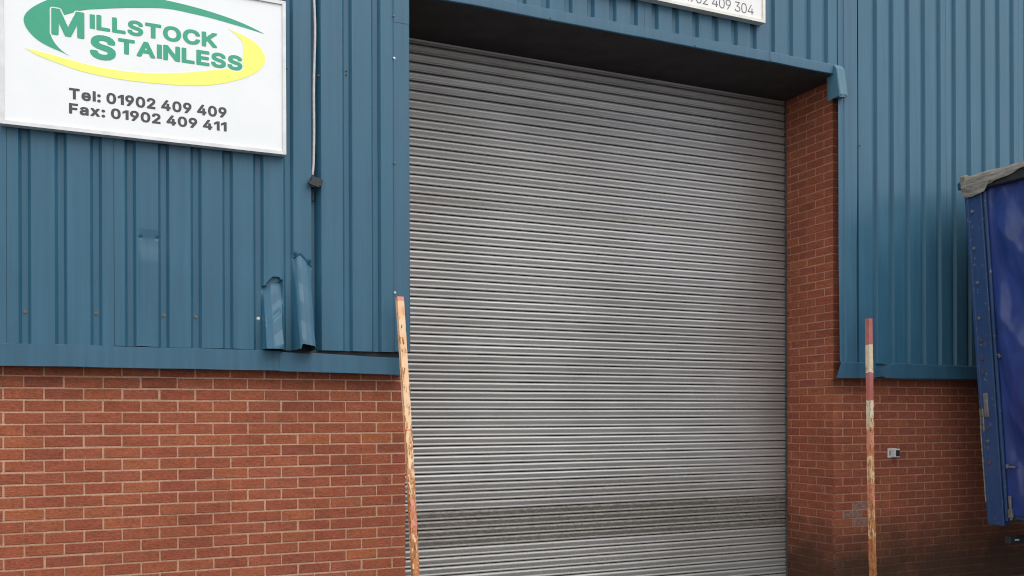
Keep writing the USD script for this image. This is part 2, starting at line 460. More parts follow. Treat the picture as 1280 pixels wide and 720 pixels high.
M_CURTAIN = curtain_mat()
M_SEAL = mat("roof_seal", {
    "g": ("geometry", {}),
    "mp": ("mapping", {"scale": (30, 5, 34)}),
    "n1": ("noise_texture", {"scale": 1.0, "detail": 7.0, "roughness": 0.7}),
    "r1": ("rgb_ramp", {"ramp": [(0.30, (0.035, 0.032, 0.028)), (0.45, (0.20, 0.18, 0.15)), (0.70, (0.42, 0.39, 0.33))]}),
    "b": ("bump", {"distance": 0.006, "strength": 0.8}),
    "p": ("principled_bsdf", {"roughness": 0.75}),
}, [("g.position", "mp.vector"), ("mp.vector", "n1.vector"), ("n1.fac", "r1.fac"), ("r1.color", "p.base_color"), ("n1.fac", "b.height"), ("b.normal", "p.normal")])
M_CHASSIS = plain("chassis", (0.030, 0.030, 0.034), 0.6, 0.2, vary=0.3)
M_TYRE = plain("tyre", (0.022, 0.022, 0.022), 0.85, vary=0.2)
M_HUB = plain("wheel_steel", (0.22, 0.21, 0.20), 0.5, 0.5, vary=0.3)
M_RUSTSPOT = plain("rust_spot", (0.14, 0.055, 0.030), 0.85, vary=0.5, scale=120)
M_REFLECT = plain("reflector_white", (0.75, 0.74, 0.70), 0.3, vary=0.05)

# ------------------------------------------------------------------ ground
GROUND_Z = -1.80


def ground():
    xs = np.concatenate([np.linspace(-60, -2, 20), np.linspace(-1.5, 10, 60), np.linspace(12, 70, 20)])
    ys = np.concatenate([np.linspace(-80, -9, 22), np.linspace(-8.5, 0.9, 50), [14, 40]])
    X, Y = np.meshgrid(xs, ys)
    Z = GROUND_Z + 0.02 * (meshkit.fbm(np.stack([X * 1.3, Y * 1.3, X * 0], -1), 3, 5) - 0.5)
    f = grid_sheet(np.stack([X, Y, Z], -1), (0, 0, -0.3))
    p = "/World/ground"
    usdkit.mesh(stage, p, f, M_ASPHALT, smooth=40)
    data(stage.GetPrimAtPath(p), label="dark tarmac yard in front of the shutter and brick wall", category="ground", kind="structure")


ground()

# ------------------------------------------------------------------ warehouse shell behind the facade
shell = thing("warehouse_shell", "plain structure of the warehouse behind the brick, shutter and blue sheeting", "building", (4, 0.5, GROUND_Z))
part(shell, "inner_wall", bx(-4.0, 12.0, 1.00, 1.15, -1.9, 4.9), M_SHELL)
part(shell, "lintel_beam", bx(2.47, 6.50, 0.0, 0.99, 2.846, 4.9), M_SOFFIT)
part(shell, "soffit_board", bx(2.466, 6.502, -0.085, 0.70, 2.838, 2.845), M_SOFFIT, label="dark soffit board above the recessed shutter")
part(shell, "side_wall", bx(-4.0, 2.20, 0.19, 0.99, -1.9, 4.9), M_SHELL)
part(shell, "side_wall", bx(6.80, 12.0, 0.19, 0.99, -1.9, 4.9), M_SHELL)

# ------------------------------------------------------------------ brickwork
rng = random.Random(11)


def brick(x0, x1, y0, y1, z0, z1, chip=0.0):
    """One brick with chamfered arrises and slightly wandering corners."""
    j = 0.0013
    m = chamfered(x0 + rng.uniform(-j, j), x1 + rng.uniform(-j, j), y0 + rng.uniform(-j, j), y1, z0 + rng.uniform(-j, j), z1 + rng.uniform(-j, j), rng.uniform(0.002, 0.0038))
    if chip:  # a knocked-off corner
        c, d = chip * rng.uniform(0.5, 1), chip * rng.uniform(0.5, 1)
        m = trimesh.creation.extrude_polygon(Polygon([(x0 + c, y0), (x1, y0), (x1, y1), (x0, y1), (x0, y0 + d), (x0 + c * 0.55, y0 + d * 0.30)]), z1 - z0, engine="earcut")
        m.apply_translation((0, 0, z0))
        return m
    v = m.vertices.copy()
    v[:, 2] += (v[:, 0] - x0) * rng.uniform(-0.006, 0.006)
    v[:, 1] += (v[:, 0] - x0) * rng.uniform(-0.004, 0.004)
    m.vertices = v
    return m


def brick_mat():
    return rng.choices(M_BRICK, BRICK_WEIGHTS)[0]


JT = 0.005  # half a joint


def brick_wall_left():
    t = thing("brick_wall", "red brick wall with pale mortar on the left, below the big sign's blue sheeting", "brick wall", (1.2, 0.0, GROUND_Z))
    part(t, "mortar", bx(-3.0, 2.4605, 0.0035, 0.18, -1.90, 0.21), M_MORTAR)
    part(t, "mortar", bx(2.20, 2.4600, 0.181, 0.99, -1.90, 2.84), M_MORTAR, label="mortar of the hidden left reveal")
    bricks, rest = [], []
    for r in range(-1, 25):
        z0, z1 = -0.075 * (r - 1) + JT, -0.075 * (r - 1) + 0.075 - JT
        odd = r % 2 == 1
        for i in range(-14, 12):
            a = i * 0.225 if odd else (i - 0.5) * 0.225
            b = a + 0.225
            if a > 2.44:
                continue
            b = min(b, 2.475)
            args = (a + JT + rng.uniform(-.0015, .0015), min(b, 2.47) - JT + (0.0 if b < 2.47 else 0.0) + rng.uniform(-.0015, .0015), 0.0, 0.1025, z0, z1)
            seen = b > -0.30 and z1 > -1.45
            (bricks if seen else rest).append(args)
    bricks = bricks[:]
    bricks.sort(key=lambda q: (q[4] < -1.2, q[0] < -0.2))
    rest += bricks[300:]
    for q in bricks[:300]:
        part(t, "brick", brick(*q), brick_mat())
    part(t, "brick_infill", cat([brick(*q) for q in rest]), M_BRICK[0], kind="stuff")
    reveal = []
    for r in range(-37, 25):
        z0, z1 = -0.075 * (r - 1) + JT, -0.075 * (r - 1) + 0.075 - JT
        y = 0.2275 if r % 2 else 0.115
        while y < 0.97:
            reveal.append((2.36, 2.465, y, min(y + 0.215, 0.985), z0, z1))
            y += 0.225
    part(t, "reveal_bricks", cat([brick(*q) for q in reveal]), M_BRICK[1], kind="stuff", label="bricks of the door reveal that faces right")


def brick_wall_right():
    t = thing("brick_wall", "red brick wall and tall door pier on the right, damp and dark at its foot", "brick wall", (6.5, 0.0, GROUND_Z))
    X = 6.502
    zc = 2.5525
    part(t, "mortar", bx(X + 0.0035, X + 0.19, 0.0035, 0.99, -0.80, 2.837), M_MORTAR_R)
    foot = trimesh.creation.extrude_polygon(Polygon([(X + 0.0035, 0.99), (X + 0.19, 0.99), (X + 0.19, 0.0035), (X + 0.026, 0.0035), (X + 0.018, 0.018), (X + 0.0035, 0.026)]), 1.10, engine="earcut")
    foot.apply_translation((0, 0, -1.901))
    part(t, "mortar", foot, M_MORTAR_R, label="mortar worn back at the chipped corner")
    part(t, "mortar", bx(X + 0.1905, 12.0, 0.0035, 0.18, -1.90, 0.19), M_MORTAR_R)
    bricks, rest = [], []
    for m in range(-4, 58):
        z1 = zc - 0.075 * m - JT
        z0 = zc - 0.075 * (m + 1) + JT
        even = m % 2 == 0
        low = z1 < 0.20
        chip = 0.0
        if m in (46, 48, 49, 50, 51, 53):
            chip = rng.choice([0.014, 0.020, 0.026])
        # corner brick
        if even:
            bricks.append(((X, X + 0.1025, 0.0, 0.215 + JT, z0, z1, chip), 0.0))
            y = 0.225 + JT
        else:
            bricks.append(((X, X + 0.215 + JT, 0.0, 0.1025 + JT, z0, z1, chip), 0.0))
            y = 0.1125 + JT
        while y < 0.62:
            y1 = min(y + 0.215, 0.70)
            bricks.append(((X, X + 0.1025, y, y1, z0, z1), 0.1))
            y += 0.225
        if low:
            x = X + (0.1125 if even else 0.225) + JT
            while x < 11.5:
                q = ((x, x + 0.215, 0.0, 0.1025, z0, z1), 1 + x + (0.5 if z0 < -1.6 else 0))
                (bricks if x < 8.35 else rest).append(q if x < 8.35 else q[0])
                x += 0.225
    bricks.sort(key=lambda q: q[1])
    rest += [q[0] for q in bricks[300:]]
    for q, _ in bricks[:300]:
        cx, cz = (q[0] + q[1]) / 2, (q[4] + q[5]) / 2
        smeared = 6.58 < cx < 6.90 and -1.16 < cz < -1.0 and q[2] < 0.01 and q[0] > X + 0.05
        part(t, "brick", brick(*q), M_SMEAR if smeared else brick_mat(), label="brick smeared with grey cement" if smeared else None)
    by = {}
    for q in rest:
        by.setdefault(rng.choice([0, 1, 3, 4, 6, 7]), []).append(q)
    part(t, "brick_infill", cat([brick(*q) for q in rest]), M_BRICK[1], kind="stuff")


brick_wall_left()
brick_wall_right()

# ------------------------------------------------------------------ roller shutter
def slat_mesh(poly, x0, x1, seed):
    """A slat: the section swept along x with a slight bow, waviness and a knock here and there."""
    n, k = 36, len(poly)
    xs = np.linspace(x0, x1, n)
    wy = 0.0030 * (noise1(xs * 1.1 + seed * 7.3, 60) - 0.5) + 0.0020 * (noise1(xs * 4.0 + seed * 3.1, 61) - 0.5)
    wz = 0.0034 * (noise1(xs * 0.7 + seed * 0.35, 62) - 0.5) + 0.0012 * (noise1(xs * 3.0 + seed * 5.0, 63) - 0.5)
    v = np.array([np.stack([np.full(k, x), poly[:, 0] + a, poly[:, 1] + b], -1) for x, a, b in zip(xs, wy, wz)]).reshape(-1, 3)
    f = []
    for i in range(n - 1):
        for j in range(k):
            q = (j + 1) % k
            f += [[i * k + j, i * k + q, (i + 1) * k + q], [i * k + j, (i + 1) * k + q, (i + 1) * k + j]]
    for base, c in ((0, x0), ((n - 1) * k, x1)):
        v = np.vstack([v, v[base:base + k].mean(0)])
        f += [[len(v) - 1, base + j, base + (j + 1) % k] for j in range(k)]
    m = trimesh.Trimesh(v, f, process=False)
    m.fix_normals()
    return m


def shutter():
    t = thing("roller_shutter", "large closed galvanised steel roller shutter in the recessed doorway", "roller shutter", (4.48, 0.64, GROUND_Z))
    yb = 0.642
    ctrl = [(0.0738, -0.003), (0.0728, 0.0015), (0.0706, 0.0056), (0.0674, 0.0096), (0.0632, 0.0126), (0.0585, 0.0142), (0.0540, 0.0142), (0.0490, 0.0130), (0.0430, 0.0106), (0.0365, 0.0076), (0.0300, 0.0050), (0.0255, 0.0036),
            (0.0225, 0.0042), (0.0200, 0.0066), (0.0172, 0.0086), (0.0138, 0.0093), (0.0105, 0.0085), (0.0080, 0.0062), (0.0064, 0.0025), (0.0054, -0.0050)]
    r2 = random.Random(3)
    k0 = -24
    for k in range(k0, 38):
        zb = k * 0.075 + 0.0245
        if zb + 0.074 < GROUND_Z + 0.05 or zb > 2.84:
            continue
        dy = r2.uniform(-0.0012, 0.0012)
        tilt = r2.uniform(-0.05, 0.05)
        poly = [(yb + dy - o * (1 + tilt), zb + z) for z, o in ctrl]
        poly += [(yb + 0.012, zb + 0.0054), (yb + 0.012, zb + 0.0738)]
        m = slat_mesh(np.array(poly), 2.475, 6.498, k)
        dirty = -1.30 < zb < -1.0
        near = -1.62 < zb < -0.80
        mt = r2.choice(M_SLAT_DIRTY) if dirty else (M_SLAT_DULL if (near and r2.random() < 0.75) or r2.random() < 0.08 else r2.choice(M_SLAT))
        part(t, "slat", m, mt, smooth=28, label="slat caked with speckled grime" if dirty else None)
    part(t, "bottom_bar", chamfered(2.475, 6.498, 0.61, 0.66, GROUND_Z + 0.012, GROUND_Z + 0.065, 0.004), M_RAIL)
    part(t, "guide_rail", cat([bx(6.486, 6.5015, 0.612, 0.616, GROUND_Z, 2.835), bx(6.4985, 6.5012, 0.617, 0.70, GROUND_Z, 2.835)]), M_RAIL)
    part(t, "guide_rail", cat([bx(2.4665, 2.482, 0.612, 0.616, GROUND_Z, 2.835), bx(2.4667, 2.4695, 0.617, 0.70, GROUND_Z, 2.835)]), M_RAIL)
    part(t, "backing_plate", bx(2.474, 6.497, 0.664, 0.672, GROUND_Z + 0.07, 2.837), M_RAIL)


shutter()

# ------------------------------------------------------------------ blue sheeting
CREST, DEPTH = -0.100, 0.027


def profile(x0, x1, troughs, flank=0.018, floor=0.034, sub=5):
    """Outline of a ribbed sheet from x0 to x1: (x, inset) with the recesses centred on troughs."""
    pts = []

    def span(a, b, oa, ob, n):
        for i in range(n):
            s = i / n
            pts.append((a + (b - a) * s, oa + (ob - oa) * s))

    x = x0
    for c in troughs:
        a, b = c - floor / 2 - flank, c + floor / 2 + flank
        span(x, a, 0, 0, sub)
        span(a, a + 0.003, 0, 0.003, 1)
        span(a + 0.003, a + flank - 0.002, 0.003, DEPTH - 0.002, 1)
        span(a + flank - 0.002, a + flank, DEPTH - 0.002, DEPTH, 1)
        span(a + flank, b - flank, DEPTH, DEPTH, 2)
        span(b - flank, b - flank + 0.002, DEPTH, DEPTH - 0.002, 1)
        span(b - flank + 0.002, b - 0.003, DEPTH - 0.002, 0.003, 1)
        span(b - 0.003, b, 0.003, 0, 1)
        x = b
    span(x, x1, 0, 0, sub)
    pts.append((x1, 0))
    return np.array(pts)


def sheet_mesh(prof, z0, z1, step=0.06, dent=None, zbot=None, seed=0, wobble=0.0014):
    zs = []
    z = z0
    while z < z1 - 1e-6:
        zs.append(z)
        z += (0.005 if dent is not None and z < 1.02 else step)
    zs.append(z1)
    zs = np.array(zs)
    X, Z = np.meshgrid(prof[:, 0], zs)
    O = np.repeat(prof[None, :, 1], len(zs), 0)
    O = O + wobble * 2 * (meshkit.fbm(np.stack([X * 3.1, Z * 1.1, X * 0], -1), 3, seed) - 0.5)
    if zbot is not None:
        lift = zbot(X[0])[None, :]
        Z = Z + lift * np.clip(1 - (Z - z0) / 0.45, 0, 1)
    if dent is not None:
        O = O + dent(X, Z)
    return grid_sheet(np.stack([X, CREST + O, Z], -1), (0, 0.0016, 0))


def mask(x, a, b, e=0.014):
    return smoothstep(a - e, a + e * 0.4, x) * (1 - smoothstep(b - e * 0.4, b + e, x))


def crease(Z, zc, above, below, depth, out=0.0):
    """Pushed in by depth at height zc, back to flush over 'above' metres upward and 'below' metres downward (then out by 'out')."""
    d = np.where(Z >= zc, depth * np.clip(1 - (Z - zc) / above, 0, 1) ** 1.3, depth - (depth + out) * np.clip((zc - Z) / below, 0, 1))
    return d


def dents(X, Z):
    D = np.zeros_like(X)
    # small crease across one crest, fading downward, tucked in at both ends
    zc = 0.962
    D += mask(X, 0.668, 0.782, 0.016) * np.where(Z >= zc, 0.007 * np.clip(1 - (Z - zc) / 0.06, 0, 1), 0.007 - 0.016 * smoothstep(0, 0.16, zc - Z) + 0.006 * np.clip((zc - 0.16 - Z) / 0.5, 0, 1))
    for xc in (0.672, 0.772):
        D += 0.010 * np.exp(-((X - xc) / 0.010) ** 2 - ((Z - zc - 0.004) / 0.009) ** 2)
    # crumpled crest with an arched fold
    u = np.clip((X - 1.44) / 0.115, -0.3, 1.3)
    zc = 0.688 + 0.048 * u
    arch = 0.006 + 0.040 * np.clip(1 - np.abs(u - 0.58) / 0.42, 0, 1) ** 0.5
    face = 0.022 - 0.140 * np.clip((zc - Z) / 0.43, 0, 1) + 0.030 * np.abs(u - 0.45) + 0.012 * (np.abs(((Z - 0.8 * X) / 0.21) % 1.0 - 0.5) * 2 - 0.5) * np.clip((zc - Z) / 0.08, 0, 1)
    D += mask(X, 1.438, 1.562, 0.006) * np.where(Z >= zc, 0.026 * (Z < zc + arch), face)
    ridge = Z - 0.46 - 0.9 * (X - 1.47)
    D += mask(X, 1.45, 1.55, 0.006) * 0.010 * np.clip(1 - np.abs(ridge) / 0.035, 0, 1)
    # big buckled flap beside the lap: flat facets, its foot kicked outward
    u = X - 1.690
    zc = 0.925 - 1.05 * np.maximum(u, 0) - 0.5 * np.maximum(-u, 0)
    face = 0.010 - 0.175 * np.clip((zc - Z) / 0.63, 0, 1) + 0.9 * np.maximum(1.664 - X, 0) + 0.25 * np.maximum(X - 1.735, 0) + 0.010 * (np.abs(((Z + 0.5 * X) / 0.26) % 1.0 - 0.5) * 2 - 0.5) * np.clip((zc - Z) / 0.1, 0, 1)
    D += mask(X, 1.644, 1.764, 0.005) * np.where(Z >= zc, 0.004 * np.clip(1 - (Z - zc) / 0.012, 0, 1), face)
    for xc, z0 in ((1.652, 0.915), (1.752, 0.868)):
        D += 0.018 * np.exp(-((X - xc) / 0.012) ** 2 - ((Z - z0) / 0.014) ** 2)
    # the recess between them is squeezed out of line
    D += mask(X, 1.570, 1.636, 0.010) * -0.016 * np.clip((0.90 - Z) / 0.6, 0, 1)
    return D


def left_bottom(x):
    return 0.028 * mask(x, 1.665, 1.755, 0.006) * (1.25 - (x - 1.66) * 5.0) + 0.004 * (noise1(x * 9, 3) - 0.5)


def screw_head(x, y, z, r=0.006):
    c = trimesh.creation.cylinder(radius=r, height=0.006, sections=6)
    w = trimesh.creation.cylinder(radius=r * 1.5, height=0.0015, sections=12)
    c.apply_translation((0, 0, 0.004))
    m = cat([c, w])
    m.apply_transform(trimesh.transformations.rotation_matrix(math.pi / 2, (1, 0, 0)))
    m.apply_translation((x, y, z))
    return m


def drip(x0, x1, top0, top1, bot0, bot1, seed, ytop=-0.114, ybot=-0.112, ripple=0.0, dent=None, flare=0.0):
    """Drip flashing along the sheeting's foot: ledge at the top, sloping face, return at the bottom."""
    n = 60
    xs = np.linspace(x0, x1, n)
    s = (xs - x0) / (x1 - x0)
    zt = top0 + (top1 - top0) * s + ripple * (noise1(xs * 5, seed) - 0.5)
    zb = bot0 + (bot1 - bot0) * s + ripple * (noise1(xs * 4, seed + 1) - 0.5)
    rows = []
    for kind in range(7):
        if kind == 0:
            y, z = np.full(n, -0.02), zt + 0.004
        elif kind == 1:
            y, z = np.full(n, ytop + 0.003), zt + 0.001
        elif kind == 2:
            y, z = np.full(n, ytop), zt - 0.002
        elif kind == 3:
            y, z = np.full(n, (ytop + ybot) / 2), (zt + zb) / 2
        elif kind == 4:
            y, z = np.full(n, ybot), zb + 0.002
        elif kind == 5:
            y, z = np.full(n, ybot + 0.003), zb
        else:
            y, z = np.full(n, -0.006), zb + 0.006
        y = y + 0.003 * (noise1(xs * 6, seed + 7 + kind // 3) - 0.5)
        if dent is not None and 2 <= kind <= 4:
            y = y + dent(xs) * (1.0, 0.6, 1.0)[kind - 2]
        if dent is not None and kind in (4, 5):
            z = z + dent(xs) * 0.5
        rows.append(np.stack([xs, y, z], -1))
    return grid_sheet(np.array(rows), (0, 0.0015, 0.0015))


def corner_flash_left(z0, z1, seed):
    prof = np.array([(2.352, -0.004), (2.362, -0.006), (2.40, -0.006), (2.44, -0.006), (2.466, -0.006), (2.4705, -0.002), (2.471, 0.04), (2.471, 0.11)])
    return sheet_mesh(prof, z0, z1, seed=seed, wobble=0.0010)


def cladding_left():
    t = thing("wall_cladding", "blue ribbed steel sheeting left of the shutter, crumpled at its lower right", "cladding", (1.0, -0.1, 0.26))
    tr = [0.013 + 0.1995 * i for i in range(-6, 9)]
    part(t, "cladding_sheet", sheet_mesh(profile(-1.30, -0.086, [c for c in tr if c < -0.1]), 0.266, 4.9, seed=1), M_CLAD, smooth=25)
    part(t, "cladding_sheet", sheet_mesh(profile(-0.084, 0.714 - 0.2, [c for c in tr if -0.08 < c < 0.5]), 0.266, 4.9, seed=2), M_CLAD, smooth=25)
    p3 = profile(0.516, 1.764, [c for c in tr if 0.55 < c < 1.7], sub=22)
    p3 = np.vstack([p3, [(1.766, 0.004), (1.768, 0.075)]])
    part(t, "cladding_sheet", sheet_mesh(p3, 0.268, 4.9, dent=dents, zbot=left_bottom, seed=3), M_CLAD, smooth=25, label="sheet with two crumpled, bent-out ribs")
    p4 = profile(1.834, 2.355, [2.018, 2.225])
    p4 = np.vstack([[(1.768, 0.072), (1.800, 0.070), (1.816, 0.034)], p4])
    part(t, "cladding_sheet", sheet_mesh(p4, 0.274, 4.9, seed=4), M_CLAD, smooth=25)
    part(t, "corner_flashing", corner_flash_left(0.278, 2.640, 5), M_FLASH, smooth=25)
    up = corner_flash_left(2.622, 4.9, 6)
    up.apply_translation((0, -0.0022, 0))
    part(t, "corner_flashing", up, M_FLASH, smooth=25)
    part(t, "drip_flashing", drip(-1.3, 1.548, 0.2635, 0.2620, 0.130, 0.127, 21, ripple=0.004), M_FLASH, smooth=30)
    part(t, "drip_flashing", drip(1.540, 2.425, 0.2535, 0.2290, 0.121, 0.112, 31, ytop=-0.1175, ybot=-0.1155, ripple=0.006), M_FLASH, smooth=30, label="sagging length of drip flashing with a dark gap above it")
    for x, z, lite in ((0.013, 0.463, 0), (0.412, 0.470, 0), (0.811, 0.474, 0), (1.0105, 0.472, 0), (1.41, 0.478, 1)):
        part(t, "screw", screw_head(x, CREST + DEPTH - 0.001, z, 0.008), M_SCREWLIGHT if lite else M_SCREW)
    for z, m in ((2.664, M_SCREW), (2.364, M_SCREWLIGHT), (1.619, M_SCREW), (0.697, M_SCREWLIGHT)):
        part(t, "screw", screw_head(2.357, CREST - 0.007, z, 0.006), m)
    for z in (2.233, 2.205):
        part(t, "screw", screw_head(2.018, CREST + DEPTH - 0.001, z, 0.004), M_BLACK)
    part(t, "screw", screw_head(1.61, CREST + DEPTH - 0.001, 2.193, 0.005), M_SCREW)
    part(t, "screw", screw_head(1.823, CREST + 0.02, 2.17, 0.005), M_SCREW)


def cladding_top():
    t = thing("wall_cladding", "blue ribbed steel sheeting above the shutter, behind the cream sign", "cladding", (4.4, -0.1, 2.84))
    tr = [4.158 + 0.1972 * i for i in range(-8, 12)]
    a, b = [c for c in tr if 2.55 < c < 4.5], [c for c in tr if 4.5 < c < 6.6]
    part(t, "cladding_sheet", sheet_mesh(profile(2.474, 4.452, a), 2.925, 4.9, seed=11), M_CLAD, smooth=25)
    part(t, "cladding_sheet", sheet_mesh(profile(4.454, 6.470, b), 2.925, 4.9, seed=12), M_CLAD, smooth=25)
    n = 80
    for x0, x1, sd in ((2.474, 5.702, 41), (5.700, 6.436, 51)):
        xs = np.linspace(x0, x1, n)
        w = 0.005 * (noise1(xs * 4, sd) - 0.5)
        rows = [np.stack([xs, np.full(n, y), np.full(n, z) + w * q], -1) for y, z, q in ((-0.05, 2.937, 0), (-0.112, 2.930, 1), (-0.116, 2.924, 1), (-0.117, 2.885, 0.5), (-0.116, 2.848, 1), (-0.112, 2.844, 1), (-0.03, 2.847, 0))]
        off = 0.0 if x0 < 3 else -0.0022
        g = np.array(rows)
        g[..., 1] += off
        part(t, "lintel_flashing", grid_sheet(g, (0, 0.0015, 0.0012)), M_FLASH, smooth=30)
    for x in (5.71, 4.93, 3.60):
        part(t, "screw", screw_head(x, -0.118, 2.860, 0.005), M_SCREW)


def cladding_right():
    t = thing("wall_cladding", "blue ribbed steel sheeting right of the shutter, running behind the blue trailer", "cladding", (8.0, -0.1, 0.28))
    tr = [6.905 + 0.2003 * i for i in range(0, 24)]
    p1 = np.vstack([[(6.710, 0.070), (6.7105, 0.006)], profile(6.712, 7.806, [c for c in tr if c < 7.75])])
    p2 = profile(7.808, 8.808, [c for c in tr if 7.85 < c < 8.75])
    p3 = profile(8.810, 11.2, [c for c in tr if 8.85 < c < 11.1])
    for i, p in enumerate((p1, p2, p3)):
        part(t, "cladding_sheet", sheet_mesh(p, 0.272, 4.9, seed=15 + i), M_CLAD, smooth=25)
    # corner flashing: returned edge, small rib, wide flat, lapping proud over the first sheet
    prof = np.array([(6.468, -0.008), (6.474, -0.010), (6.500, -0.010), (6.508, -0.004), (6.530, -0.004), (6.538, -0.012), (6.60, -0.012), (6.66, -0.010), (6.694, -0.006), (6.696, 0.004)])
    cf = sheet_mesh(prof, 0.290, 4.9, seed=25, wobble=0.003)
    v = cf.vertices.copy()
    v[:, 0] += 0.010 * smoothstep(1.4, 0.3, v[:, 2]) - 0.022 * smoothstep(2.4, 0.6, v[:, 2]) * smoothstep(6.60, 6.69, v[:, 0])
    cf.vertices = v
    part(t, "corner_flashing", cf, M_FLASH, smooth=25)
    dent = lambda x: 0.036 * np.exp(-((x - 6.93) / 0.05) ** 2) - 0.010 * np.exp(-((x - 6.80) / 0.06) ** 2)
    d = drip(6.412, 9.6, 0.286, 0.276, 0.148, 0.158, 61, ytop=-0.146, ybot=-0.136, ripple=0.010, dent=dent)
    v = d.vertices.copy()
    v[:, 0] += 0.045 * smoothstep(6.52, 6.41, v[:, 0]) * smoothstep(0.15, 0.29, v[:, 2])  # the end is cut on a slant
    d.vertices = v
    part(t, "drip_flashing", d, M_FLASH, smooth=30, label="bruised drip flashing with a bent lip")
    # folded cap where the lintel flashing ends
    P = np.array([[(6.405, -0.118, 2.925), (6.412, -0.125, 2.925), (6.500, -0.125, 2.920)],
                  [(6.405, -0.150, 2.880), (6.412, -0.156, 2.880), (6.504, -0.150, 2.880)],
                  [(6.424, -0.170, 2.660), (6.431, -0.176, 2.655), (6.520, -0.168, 2.655)],
                  [(6.424, -0.165, 2.632), (6.431, -0.170, 2.627), (6.520, -0.160, 2.640)],
                  [(6.424, -0.100, 2.640), (6.431, -0.100, 2.636), (6.520, -0.104, 2.645)]])
    front = grid_sheet(P, (0, 0.002, 0.001))
    side = trimesh.creation.extrude_polygon(Polygon([(-0.117, 2.92), (-0.150, 2.88), (-0.168, 2.640), (-0.030, 2.628), (-0.030, 2.92)]), 0.003, engine="earcut")
    v = side.vertices.copy()
    side.vertices = np.stack([6.4205 + v[:, 2] - 0.018 * (v[:, 1] - 2.63) / 0.29, v[:, 0], v[:, 1]], 1)
    side.fix_normals()
    part(t, "end_cap", cat([front, side]), M_CAP, label="pale folded end cap of the lintel flashing")
    for x, y, z in ((6.72, -0.112, 2.248), (7.1053, -0.067, 2.257), (7.506, -0.067, 2.242), (7.706, -0.067, 2.250), (8.107, -0.067, 2.239)):
        part(t, "screw", screw_head(x, y, z, 0.006), M_SCREW)
    part(t, "screw", screw_head(6.44, -0.172, 2.645, 0.006), M_SCREW)
    part(t, "screw", screw_head(6.512, -0.164, 2.650, 0.006), M_SCREW)


cladding_left()
part("/World/wall_cladding", "closure_strip", bx(-1.3, 2.455, -0.046, -0.036, 0.19, 0.345), M_BLACK, label="black closure strip seen in the gap above the sagging flashing")
cladding_top()
cladding_right()

# ------------------------------------------------------------------ signs
def outline(m):
    top = m.face_normals[:, 2] > 0.9
    return shapely.union_all([Polygon(q).buffer(1e-4) for q in m.vertices[m.faces[top]][:, :, :2]])


_glyph = {}


def glyph(ch, bold):
    """One character, capitals 1 high, standing on y = 0; plain upright strokes for I, l and 1."""
    if (ch, bold) not in _glyph:
        w = 0.225 if bold else 0.075
        if ch in "Il":
            g = sbox(0, 0, w, 1.0)
        elif ch == "1":
            g = shapely.union_all([sbox(0.26, 0, 0.26 + w, 1.0), Polygon([(0.26 + w * 0.6, 1.0), (0.26 + 0.02, 1.0), (0.0, 0.80), (0.0, 0.80 - w * 0.85), (0.26 + w * 0.5, 0.80)])])
        else:
            g = outline(meshkit.text_mesh(ch, 1.0, 0.05, bold=bold))
            g = affinity.translate(g, -g.bounds[0], 0)
        _glyph[(ch, bold)] = g
    return _glyph[(ch, bold)]


def glyphs(text, bold=True, grow=0.0, gap=0.13):
    """A line of lettering, each character its own outline."""
    x, out = 0.0, []
    for ch in text:
        if ch == " ":
            x += 0.36
            continue
        g = glyph(ch, bold)
        narrow = 0.8 if ch in "Il1:" else 1.0
        if grow:
            g = g.buffer(grow if ch not in "Il1" or not bold else grow * 0.6, join_style=2, mitre_limit=2.0)
        out.append(affinity.translate(g, x - g.bounds[0], 0))
        x = out[-1].bounds[2] + gap * narrow
    return shapely.union_all(out)


def fit(shape, x0, x1, z0, z1):
    a, b, c, d = shape.bounds
    s = affinity.translate(shape, -a, -b)
    s = affinity.scale(s, (x1 - x0) / (c - a), (z1 - z0) / (d - b), origin=(0, 0))
    return affinity.translate(s, x0, z0)


def spline(pts, sharp=()):
    """Smooth closed outline through pts; sharp holds indices of corners."""
    pts = np.array(pts)
    n = len(pts)
    cuts = sorted(sharp) or [0]
    out = []
    from scipy.interpolate import CubicSpline
    for a, b in zip(cuts, cuts[1:] + [cuts[0] + n]):
        seg = pts[[i % n for i in range(a, b + 1)]]
        if len(seg) < 3:
            out += seg[:-1].tolist()
            continue
        d = np.concatenate([[0], np.cumsum(np.linalg.norm(np.diff(seg, axis=0), axis=1))])
        cs = CubicSpline(d, seg)
        out += cs(np.linspace(0, d[-1], 6 * len(seg)))[:-1].tolist()
    return Polygon(out).buffer(0)


